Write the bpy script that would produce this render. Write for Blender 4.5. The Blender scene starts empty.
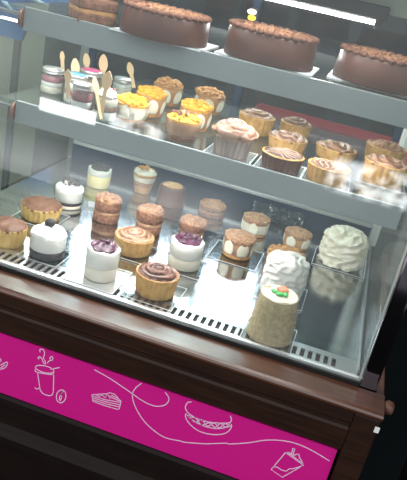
import bpy, bmesh, math, random
from mathutils import Vector, Matrix, noise
random.seed(7)
PI = math.pi
sc = bpy.context.scene
COL = sc.collection

# ------------------------------------------------------------------ materials
def new_mat(name):
    m = bpy.data.materials.new(name); m.use_nodes = True
    nt = m.node_tree; nt.nodes.clear()
    out = nt.nodes.new('ShaderNodeOutputMaterial')
    return m, nt, out

def pbr(name, c1, c2=None, scale=40, rough=.6, metal=0, bump=0, bscale=120, spec=.4, detail=4,
        lo=.35, hi=.65, sss=0, stretch=None, coat=0, trans=0):
    m, nt, out = new_mat(name)
    p = nt.nodes.new('ShaderNodeBsdfPrincipled')
    nt.links.new(p.outputs[0], out.inputs[0])
    p.inputs['Roughness'].default_value = rough
    p.inputs['Metallic'].default_value = metal
    p.inputs['Specular IOR Level'].default_value = spec
    p.inputs['Coat Weight'].default_value = coat; p.inputs['Coat Roughness'].default_value = .2
    if sss:
        p.inputs['Subsurface Weight'].default_value = sss
        p.inputs['Subsurface Radius'].default_value = (.006, .004, .003)
    tc = nt.nodes.new('ShaderNodeTexCoord')
    vec = tc.outputs['Object']
    if stretch:
        mp = nt.nodes.new('ShaderNodeMapping'); mp.inputs['Scale'].default_value = stretch
        nt.links.new(vec, mp.inputs['Vector']); vec = mp.outputs['Vector']
    if c2 is not None:
        n = nt.nodes.new('ShaderNodeTexNoise'); n.inputs['Scale'].default_value = scale
        n.inputs['Detail'].default_value = detail
        nt.links.new(vec, n.inputs['Vector'])
        r = nt.nodes.new('ShaderNodeValToRGB')
        r.color_ramp.elements[0].position = lo; r.color_ramp.elements[1].position = hi
        r.color_ramp.elements[0].color = (*c1, 1); r.color_ramp.elements[1].color = (*c2, 1)
        nt.links.new(n.outputs['Fac'], r.inputs[0]); nt.links.new(r.outputs[0], p.inputs['Base Color'])
    else:
        p.inputs['Base Color'].default_value = (*c1, 1)
    if bump:
        n2 = nt.nodes.new('ShaderNodeTexNoise'); n2.inputs['Scale'].default_value = bscale
        nt.links.new(vec, n2.inputs['Vector'])
        b = nt.nodes.new('ShaderNodeBump'); b.inputs['Strength'].default_value = bump
        b.inputs['Distance'].default_value = .002
        nt.links.new(n2.outputs['Fac'], b.inputs['Height']); nt.links.new(b.outputs[0], p.inputs['Normal'])
    return m

def marbled(name, dark, pale, scale=42, dist=5, rough=.4, lo=.25, hi=.7):
    """piped cream with darker and paler streaks running round it"""
    m = pbr(name, dark, pale, 30, rough, bump=.15, sss=.05, lo=lo, hi=hi)
    nt = m.node_tree
    ramp = [n for n in nt.nodes if n.type == 'VALTORGB'][0]; tc = [n for n in nt.nodes if n.type == 'TEX_COORD'][0]
    wv = nt.nodes.new('ShaderNodeTexWave'); wv.wave_type = 'RINGS'; wv.rings_direction = 'Z'
    wv.inputs['Scale'].default_value = scale; wv.inputs['Distortion'].default_value = dist
    wv.inputs['Detail'].default_value = 2; wv.inputs['Detail Scale'].default_value = 1.2
    nt.links.new(tc.outputs['Object'], wv.inputs['Vector']); nt.links.new(wv.outputs['Fac'], ramp.inputs[0])
    return m

def clear(name, tint=(1, 1, 1), base=.04, gain=1., rough=.02, haze=0., hazecol=(.8, .85, .85)):
    """thin clear sheet: tinted see-through + Fresnel-like mirror + a little dust"""
    m, nt, out = new_mat(name)
    t = nt.nodes.new('ShaderNodeBsdfTransparent'); t.inputs[0].default_value = (*tint, 1)
    g = nt.nodes.new('ShaderNodeBsdfGlossy'); g.inputs['Roughness'].default_value = rough
    lw = nt.nodes.new('ShaderNodeLayerWeight'); lw.inputs['Blend'].default_value = .5
    pw = nt.nodes.new('ShaderNodeMath'); pw.operation = 'POWER'; pw.inputs[1].default_value = 4
    nt.links.new(lw.outputs['Facing'], pw.inputs[0])
    ma = nt.nodes.new('ShaderNodeMath'); ma.operation = 'MULTIPLY_ADD'
    ma.inputs[1].default_value = gain * (1 - base); ma.inputs[2].default_value = base
    ma.use_clamp = True
    nt.links.new(pw.outputs[0], ma.inputs[0])
    mx = nt.nodes.new('ShaderNodeMixShader')
    nt.links.new(ma.outputs[0], mx.inputs[0]); nt.links.new(t.outputs[0], mx.inputs[1]); nt.links.new(g.outputs[0], mx.inputs[2])
    last = mx
    if haze:  # diffuse film: dust, and a veil of reflected light put into the colour
        d = nt.nodes.new('ShaderNodeBsdfDiffuse'); d.inputs[0].default_value = (*hazecol, 1)
        tc = nt.nodes.new('ShaderNodeTexCoord')
        n = nt.nodes.new('ShaderNodeTexNoise'); n.inputs['Scale'].default_value = 6
        nt.links.new(tc.outputs['Object'], n.inputs['Vector'])
        mm = nt.nodes.new('ShaderNodeMath'); mm.operation = 'MULTIPLY'; mm.inputs[1].default_value = haze * 2
        nt.links.new(n.outputs['Fac'], mm.inputs[0])
        m2 = nt.nodes.new('ShaderNodeMixShader')
        nt.links.new(mm.outputs[0], m2.inputs[0]); nt.links.new(mx.outputs[0], m2.inputs[1]); nt.links.new(d.outputs[0], m2.inputs[2])
        last = m2
    nt.links.new(last.outputs[0], out.inputs[0])
    return m

def glow(name, col, s):
    m, nt, out = new_mat(name)
    e = nt.nodes.new('ShaderNodeEmission'); e.inputs[0].default_value = (*col, 1); e.inputs[1].default_value = s
    nt.links.new(e.outputs[0], out.inputs[0]); return m

M = dict(
 wood=pbr('brown_wood', (.052, .017, .0085), (.115, .04, .02), 6, .3, bump=.06, bscale=30, stretch=(1.5, 30, 30), lo=.3, hi=.75, coat=1),
 darkwood=pbr('dark_brown_wood', (.015, .006, .004), (.030, .012, .007), 6, .4, spec=.25, bump=.1, bscale=30, stretch=(1.5, 30, 30)),
 blackwood=pbr('black_brown_wood', (.006, .0035, .003), (.011, .006, .005), 6, .5, spec=.2, stretch=(1.5, 30, 30)),
 pink=pbr('magenta_print', (.60, .008, .235), None, rough=.45, spec=.3),
 print=pbr('pale_lilac_print', (.78, .62, .8), None, rough=.5),
 steel=pbr('stainless_steel', (.5, .52, .54), (.62, .63, .64), 8, .12, metal=1, bump=.03, bscale=60, stretch=(1, 8, 8)),
 rim=pbr('bright_steel', (.8, .8, .8), None, rough=.35, metal=.6),
 strip=pbr('satin_steel', (.62, .63, .64), None, rough=.3, metal=1),
 dark=pbr('dark_channel', (.012, .012, .013), None, rough=.7),
 rubber=pbr('black_rubber', (.006, .006, .006), None, rough=.6),
 chrome=pbr('dark_chrome', (.15, .135, .16), None, rough=.06, metal=1),
 alu=pbr('grey_aluminium', (.55, .58, .58), None, rough=.35, metal=.7),
 drizzle=pbr('pale_drizzle', (.50, .36, .28), None, rough=.4),
 foilcup=pbr('brown_grey_cup', (.22, .16, .13), (.34, .28, .25), 20, .35, metal=.3),
 blackwall=pbr('black_wall', (.004, .0035, .0035), (.006, .005, .005), 2, .9, spec=.1),
 greypaint=pbr('grey_paint', (.18, .2, .2), None, rough=.4),
 white=pbr('white_paint', (.75, .77, .77), None, rough=.4),
 fascia=pbr('frosted_grey_plastic', (.20, .235, .235), (.235, .27, .27), 5, .35),
 teal=pbr('dark_teal_panel', (.010, .026, .055), (.014, .034, .065), 5, .5, spec=.2),
 greenmetal=pbr('grey_green_metal', (.30, .35, .31), (.35, .39, .35), 4, .4),
 frontglass=clear('front_glass', (.97, .99, 1.0), .05, .9, .015, haze=.022, hazecol=(.8, .86, .87)),
 sideglass=clear('side_glass', (.88, .92, .88), .04, .08, .03, haze=.05),
 shelfglass=clear('shelf_glass', (.85, .93, .91), .06, .9, .02, haze=.02),
 backglass=clear('tinted_back_glass', (.70, .74, .77), .05, .5, .05, haze=.012, hazecol=(.3, .42, .5)),
 plastic=clear('clear_plastic', (.97, .97, .97), .05, .8, .06),
 board=pbr('silver_board', (.72, .74, .76), None, rough=.15, metal=.85),
 clearboard=clear('clear_board', (.9, .92, .93), .1, .9, .05),
 foil=clear('crumpled_wrap', (.8, .85, .88), .25, .9, .12),
 jarglass=clear('jar_glass', (.85, .88, .88), .08, .9, .05, haze=.12, hazecol=(.45, .5, .5)),
 # food
 pastry=pbr('golden_pastry', (.40, .21, .06), (.56, .33, .11), 60, .65, bump=.3, sss=.1),
 pastrypale=pbr('pale_pastry', (.52, .32, .09), (.66, .44, .15), 60, .65, bump=.3, sss=.1),
 bake=pbr('baked_brown_top', (.10, .04, .022), (.19, .085, .045), 60, .55, bump=.5),
 swirl=marbled('milk_chocolate_cream', (.18, .08, .045), (.40, .22, .13)),
 swirldark=marbled('dark_chocolate_cream', (.045, .016, .012), (.22, .105, .075), rough=.32),
 swirlpale=marbled('pale_mocha_cream', (.20, .095, .06), (.44, .27, .19), 36),
 tan=pbr('tan_cream', (.34, .18, .10), (.43, .25, .15), 30, .4, bump=.15),
 crumb=pbr('chocolate_crumb', (.12, .048, .028), (.25, .115, .07), 160, .75, bump=.8, bscale=250),
 crumbtop=pbr('light_chocolate_crumb', (.22, .095, .05), (.48, .26, .14), 180, .7, bump=.8, bscale=250),
 layerc=pbr('soft_cake_layer', (.42, .24, .12), (.50, .30, .16), 100, .7, bump=.3),
 choc=pbr('chocolate_coat', (.065, .026, .018), (.105, .043, .029), 12, .42, bump=.15, bscale=60),
 chocblack=pbr('dark_cookie', (.014, .012, .014), (.05, .04, .045), 200, .6, bump=.6),
 cream=pbr('whipped_cream', (.72, .70, .65), (.80, .78, .73), 30, .5, bump=.2, sss=.2),
 creamwarm=pbr('ivory_cream', (.66, .60, .48), (.74, .68, .57), 30, .5, bump=.2, sss=.2),
 custard=pbr('yellow_custard', (.74, .62, .26), (.80, .68, .34), 20, .5, sss=.2),
 caramel=pbr('caramel_layer', (.40, .20, .07), (.52, .28, .11), 40, .5),
 yellow=pbr('yellow_crumble', (.62, .25, .015), (.86, .46, .05), 150, .7, bump=.8, bscale=250),
 orange=pbr('orange_brown_crumb', (.36, .16, .05), (.52, .26, .09), 150, .7, bump=.8, bscale=250),
 jam=pbr('berry_jam', (.035, .006, .02), (.09, .015, .05), 120, .3, bump=.3, bscale=150, coat=.1),
 coconut=pbr('straw_crumb_coat', (.28, .225, .12), (.38, .31, .18), 140, .7, bump=.5, bscale=200),
 leafgreen=pbr('green_icing', (.08, .42, .11), None, rough=.45),
 coral=pbr('coral_icing', (.85, .23, .13), None, rough=.45),
 spoon=pbr('pale_birch', (.60, .42, .24), (.70, .52, .32), 30, .6, stretch=(1, 1, .15)),
 lidsilver=pbr('silver_lid', (.6, .6, .6), None, rough=.3, metal=.8),
 lidblue=pbr('blue_label', (.10, .34, .55), None, rough=.4),
 lidpink=pbr('pink_label', (.75, .10, .28), None, rough=.4),
 berry=pbr('dark_red_filling', (.22, .03, .05), (.35, .07, .09), 60, .5),
 paper=pbr('white_paper', (.78, .79, .8), None, rough=.7),
 doily=pbr('white_doily', (.72, .75, .78), (.85, .87, .88), 90, .5, bump=.4),
 blue=pbr('blue_board', (.003, .10, .40), (.006, .16, .55), 3, .5),
 bluemark=pbr('pale_blue_paint', (.45, .65, .8), None, rough=.5),
 palewall=pbr('pale_green_wall', (.55, .58, .45), (.66, .68, .55), 2, .8),
 roomwall=pbr('dark_room_wall', (.005, .007, .008), (.008, .011, .013), 2, .9, spec=.1),
 floor=pbr('dark_floor', (.005, .0045, .0045), (.009, .008, .008), 3, .8, spec=.1),
 red=pbr('red_plastic', (.8, .05, .06), None, rough=.4),
 darkbox=pbr('black_box', (.02, .022, .025), None, rough=.5),
 led=glow('led_tube', (1, .98, .93), 14),
 ledsoft=glow('soft_led_strip', (1, .98, .93), 4),
 ledstrip=glow('led_strip', (.95, .98, 1), 30),
 glinty=glow('yellow_reflection', (1, .62, .04), 3),
 glintw=glow('white_reflection', (1, .93, .7), 6),
 copper=pbr('worn_brown_cap', (.10, .05, .035), (.2, .09, .06), 40, .35, metal=.2),
)

# ------------------------------------------------------------------ mesh helpers
def link(name, bm, mat, parent=None, smooth=True, loc=None, rotz=0):
    me = bpy.data.meshes.new(name)
    bmesh.ops.recalc_face_normals(bm, faces=bm.faces[:])
    bm.to_mesh(me); bm.free()
    if smooth:
        for p in me.polygons: p.use_smooth = True
    me.materials.append(M[mat] if isinstance(mat, str) else mat)
    o = bpy.data.objects.new(name, me); COL.objects.link(o)
    if parent is not None: o.parent = parent
    if loc is not None: o.location = loc
    if rotz: o.rotation_euler = (0, 0, rotz)
    return o

def empty(name, loc, label, cat, group=None, rotz=0):
    o = bpy.data.objects.new(name, None); COL.objects.link(o)
    o.location = loc; o.rotation_euler = (0, 0, rotz); o.empty_display_size = .02
    o['label'] = label; o['category'] = cat
    if group: o['group'] = group
    return o

def tag(o, label, cat, group=None):
    o['label'] = label; o['category'] = cat
    if group: o['group'] = group
    return o

def box(bm, x0, x1, y0, y1, z0, z1, bev=0):
    b2 = bmesh.new()
    bmesh.ops.create_cube(b2, size=1)
    for v in b2.verts:
        v.co = Vector((x0 + (v.co.x + .5) * (x1 - x0), y0 + (v.co.y + .5) * (y1 - y0), z0 + (v.co.z + .5) * (z1 - z0)))
    if bev:
        bmesh.ops.bevel(b2, geom=b2.edges[:], offset=bev, segments=2, affect='EDGES', profile=.6)
    merge(bm, b2)
    return bm

def merge(bm, b2, mat=None):
    if mat is not None: b2.transform(mat)
    me = bpy.data.meshes.new('tmp'); b2.to_mesh(me); b2.free()
    bm.from_mesh(me); bpy.data.meshes.remove(me)

def bx(*a, **k): return box(bmesh.new(), *a, **k)

def lathe(prof, n=40, flute=None, rough=0, seed=0, bm=None, cap=True, freq=40):
    """prof: list of (r, z) bottom to top; flute=(count, amp); rough = noise amplitude"""
    bm = bm or bmesh.new(); rings = []
    off = Vector((seed * 3.7, seed * 1.3, seed * 2.1))
    for r, z in prof:
        ring = []
        for k in range(n):
            a = 2 * PI * k / n
            rr = r
            if flute: rr *= 1 + flute[1] * math.cos(flute[0] * a)
            co = Vector((rr * math.cos(a), rr * math.sin(a), z))
            if rough and r > 1e-6:
                d = noise.noise(co * freq + off)
                co += Vector((math.cos(a), math.sin(a), .5)) * d * rough
                co.z = max(co.z, prof[0][1])
            ring.append(bm.verts.new(co))
        rings.append(ring)
    for i in range(len(rings) - 1):
        for k in range(n):
            bm.faces.new((rings[i][k], rings[i][(k + 1) % n], rings[i + 1][(k + 1) % n], rings[i + 1][k]))
    if cap:
        bm.faces.new(rings[0][::-1]); bm.faces.new(rings[-1])
    return bm

def disc(r, dome=0., n=44, rings=14, swirl=None, rough=0., freq=60, seed=0, z=0., skirt=.004, flute=None, lobes=None):
    """a topping: round heightfield with a skirt going down. swirl=(arms, turns, amp)"""
    bm = bmesh.new(); off = Vector((seed * 5.1, seed * 2.3, seed))
    c = None; prev = None
    def hgt(x, y, p, a):
        h = dome * (1 - p * p)
        if swirl and swirl[0] < 0:      # piped spiral with sharp creases
            ph = (-swirl[0] * a / (2 * PI) + swirl[1] * p ** .85 + .18 * noise.noise(Vector((x, y, 1)) * 45 + off)) % 1.0
            h += swirl[2] * (abs(math.sin(PI * ph)) - .6) * min(1, 4 * p + .2)
        elif swirl:
            arms, turns, amp = swirl
            h += amp * math.sin(arms * a + turns * 2 * PI * p) * min(1, 3 * p) * (1 if p < .9 else (1 - p) * 10)
        if rough: h += rough * noise.noise(Vector((x, y, 0)) * freq + off) * (1 if p < .95 else .4)
        return h
    c = bm.verts.new((0, 0, z + hgt(0, 0, 0, 0)))
    for i in range(1, rings + 1):
        p = i / rings; ring = []
        for k in range(n):
            a = 2 * PI * k / n; rr = r * p
            if lobes: rr *= 1 + lobes[1] * p * math.cos(lobes[0] * a + seed)
            if flute: rr *= 1 + flute[1] * math.cos(flute[0] * a) * p
            x, y = rr * math.cos(a), rr * math.sin(a)
            ring.append(bm.verts.new((x, y, z + hgt(x, y, p, a))))
        if prev is None:
            for k in range(n): bm.faces.new((c, ring[k], ring[(k + 1) % n]))
        else:
            for k in range(n): bm.faces.new((prev[k], ring[k], ring[(k + 1) % n], prev[(k + 1) % n]))
        prev = ring
    low = [bm.verts.new((v.co.x * .985, v.co.y * .985, z - skirt)) for v in prev]
    for k in range(n): bm.faces.new((prev[k], low[k], low[(k + 1) % n], prev[(k + 1) % n]))
    bm.faces.new(low[::-1])
    return bm

def blob(bm, loc, r, sx=1, sy=1, sz=1, sub=2, rough=0, seed=0, rotz=0, tilt=0):
    b2 = bmesh.new(); bmesh.ops.create_icosphere(b2, subdivisions=sub, radius=r)
    for v in b2.verts:
        d = 1 + rough * noise.noise(v.co / r * 1.7 + Vector((seed, seed * 2, 0)))
        v.co = Vector((v.co.x * sx * d, v.co.y * sy * d, v.co.z * sz * d))
    merge(bm, b2, Matrix.Translation(loc) @ Matrix.Rotation(rotz, 4, 'Z') @ Matrix.Rotation(tilt, 4, 'X'))
    return bm

def tube(pts, r, n=8, bm=None, flat=1., ends=True):
    bm = bm or bmesh.new(); rings = []
    P = [Vector(p) for p in pts]
    for i, p in enumerate(P):
        t = (P[min(i + 1, len(P) - 1)] - P[max(i - 1, 0)]).normalized()
        up = Vector((0, 0, 1)) if abs(t.z) < .95 else Vector((0, 1, 0))
        s = t.cross(up).normalized(); u = s.cross(t)
        rr = r[i] if isinstance(r, (list, tuple)) else r
        rings.append([bm.verts.new(p + s * math.cos(2 * PI * k / n) * rr + u * math.sin(2 * PI * k / n) * rr * flat) for k in range(n)])
    for a, b in zip(rings, rings[1:]):
        for k in range(n): bm.faces.new((a[k], a[(k + 1) % n], b[(k + 1) % n], b[k]))
    if ends: bm.faces.new(rings[0][::-1]); bm.faces.new(rings[-1])
    return bm

def smoothline(pts, m=4):
    out = []
    P = [Vector((p[0], p[1])) for p in pts]
    for i in range(len(P) - 1):
        p0, p1, p2, p3 = P[max(i - 1, 0)], P[i], P[i + 1], P[min(i + 2, len(P) - 1)]
        for k in range(m):
            t = k / m
            out.append(.5 * ((2 * p1) + (p2 - p0) * t + (2 * p0 - 5 * p1 + 4 * p2 - p3) * t * t + (3 * p1 - p0 - 3 * p2 + p3) * t ** 3))
    out.append(P[-1]); return out

# ------------------------------------------------------------------ the display case
XL, XR, YB, ZT = -.79, 0.0, .65, .62
YF = .145                       # front of the two shelves
ZM, ZU = .238, .397             # top surface of the two shelves
case = empty('display_case', (-.37, .3, -.9), 'glass fronted pastry display case with brown wooden frame and magenta front panel', 'display case')
CI = Matrix.Translation((.37, -.3, .9))
def cpart(name, bm, mat, smooth=False, parent=None):
    if parent is None:
        bm.transform(CI); return link(name, bm, mat, case, smooth)
    bm.transform(CI); return link(name, bm, mat, parent, smooth)

# deck (polished steel)
cpart('deck', bx(XL + .005, -.004, .058, .61, -.012, 0), 'steel')
# slotted vent strip, real holes
bm = bmesh.new(); pitch = .0128
cols = []; x = -.004
xs = [-.785]
n = int((.785 - .03) / pitch)
for k in range(n):
    x0 = -.785 + .012 + k * pitch
    xs += [x0, x0 + .0071]
xs.append(-.004)
ys = [.010, .019, .0435, .058]
g = [[bm.verts.new((a, b, 0)) for b in ys] for a in xs]
for i in range(len(xs) - 1):
    for j in range(3):
        if j == 1 and i % 2 == 1: continue
        bm.faces.new((g[i][j], g[i + 1][j], g[i + 1][j + 1], g[i][j + 1]))
r = bmesh.ops.extrude_face_region(bm, geom=bm.faces[:])
for v in [e for e in r['geom'] if isinstance(e, bmesh.types.BMVert)]: v.co.z -= .002
vs = cpart('slotted_vent_strip', bm, 'strip'); vs['label'] = 'steel strip with a row of dark slots along the front glass'
cpart('vent_channel', bx(-.787, -.003, .012, .056, -.03, -.006), 'dark')
cpart('glass_channel', bx(XL, .004, .003, .010, -.012, .003), 'rim')
cpart('gasket', bx(XL, .004, -.006, -.0012, -.012, .001), 'rubber')
# side upstand of the deck
cpart('deck_upstand', bx(-.0035, -.001, .012, .61, -.01, .012), 'greypaint')
# glass
fg = cpart('front_glass', bx(XL, 0, -.001, .0025, 0, ZT - .02), 'frontglass'); fg['label'] = 'clear front glass with reflections'
cpart('side_glass', bx(0.0, .004, .004, YB - .02, .003, ZT - .02), 'sideglass')
cpart('side_glass', bx(XL - .004, XL, .004, YB - .02, .003, ZT - .02), 'sideglass')
# bright glass edge at the right
cpart('glass_edge', bx(.0003, .0035, -.0022, -.0012, .0015, ZT - .02), 'alu')
# posts
cpart('corner_post', bx(.0045, .030, -.004, .024, -.01, ZT, bev=.003), 'chrome')
cpart('corner_post', bx(XL - .03, XL - .0045, -.004, .024, -.01, ZT, bev=.003), 'chrome')
cpart('corner_post', bx(-.010, .012, YB - .018, YB + .01, -.01, ZT, bev=.003), 'white')
cpart('corner_post', bx(XL - .012, XL + .010, YB - .018, YB + .01, -.01, ZT, bev=.003), 'greypaint')
# back
cpart('back_sill', bx(XL + .01, -.011, .611, YB + .005, -.012, .040), 'teal')
cpart('sill_rail', bx(XL + .011, -.012, .6095, .632, .0405, .049, bev=.001), 'alu')
cpart('sill_rail', bx(XL + .011, -.012, .634, .65, .0405, .075, bev=.001), 'teal')
for i, (a, b, y) in enumerate(((XL + .011, -.39, .636), (-.405, -.012, .646))):
    d = cpart('sliding_door', bx(a + .016, b - .016, y, y + .004, .09, ZT - .06), 'backglass')
    bm = bmesh.new()
    box(bm, a, a + .016, y - .004, y + .006, .077, ZT - .05); box(bm, b - .016, b, y - .004, y + .006, .077, ZT - .05)
    box(bm, a + .016, b - .016, y - .004, y + .006, .077, .09); box(bm, a + .016, b - .016, y - .004, y + .006, ZT - .06, ZT - .05)
    bm.transform(CI); link('door_frame', bm, 'teal', d, False)
cpart('header_panel', bx(XL + .011, -.012, .618, YB + .008, ZT - .118, ZT - .001), 'greenmetal')
cpart('canopy', bx(XL - .03, .03, -.004, YB + .01, ZT + .001, ZT + .05), 'greenmetal')
# wooden ledge and front
ledge_prof = [(-.0065, -.013), (-.0065, -.006), (-.054, -.006), (-.059, -.008), (-.061, -.011), (-.061, -.0145), (-.059, -.0165), (-.0065, -.0165)]
def prism(prof, x0, x1):
    bm = bmesh.new()
    A = [bm.verts.new((x0, y, z)) for y, z in prof]; B = [bm.verts.new((x1, y, z)) for y, z in prof]
    n = len(prof)
    for k in range(n): bm.faces.new((A[k], A[(k + 1) % n], B[(k + 1) % n], B[k]))
    bm.faces.new(A[::-1]); bm.faces.new(B)
    return bm
cpart('wooden_ledge', prism(ledge_prof, XL - .04, .044), 'wood')
cpart('wooden_ledge', bx(.0305, .044, -.0062, .6, -.034, -.008, bev=.002), 'wood')
cpart('ledge_moulding', prism([(-.02, -.017), (-.0585, -.017), (-.0585, -.036), (-.0545, -.040), (-.0545, -.047), (-.0565, -.051), (-.056, -.088), (-.050, -.094), (-.02, -.094)], XL - .03, .004), 'darkwood')
cpart('front_post', bx(.0045, .043, -.0585, -.012, -.86, -.017, bev=.003), 'darkwood')
cpart('lower_rail', prism([(-.02, -.212), (-.054, -.212), (-.057, -.218), (-.057, -.268), (-.068, -.276), (-.072, -.284), (-.072, -.298), (-.066, -.304), (-.02, -.304)], XL - .03, .004), 'blackwood')
cpart('lower_panel', bx(XL - .03, .004, -.050, -.03, -.86, -.3045), 'blackwood')
cpart('cabinet_body', bx(XL - .03, .043, -.0115, .64, -.86, -.0355), 'blackwood')
cpart('plinth', bx(XL - .02, .03, .0, .62, -.9, -.861), 'dark')
cap = lathe([(.006, 0), (.0095, .002), (.0105, .007), (.009, .013), (.004, .0155)], 24, rough=.001, freq=200)
cap.transform(Matrix.Translation((.0445, -.022, -.014)) @ Matrix.Rotation(PI / 2, 4, 'Y'))
o = cpart('corner_cap', cap, 'copper', True); o['label'] = 'worn reddish brown cap on the ledge end'
o = cpart('chip', bx(.037, .0445, -.0625, -.0605, -.036, -.026, bev=.001), 'white'); o['label'] = 'small white chip on the ledge corner'
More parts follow.
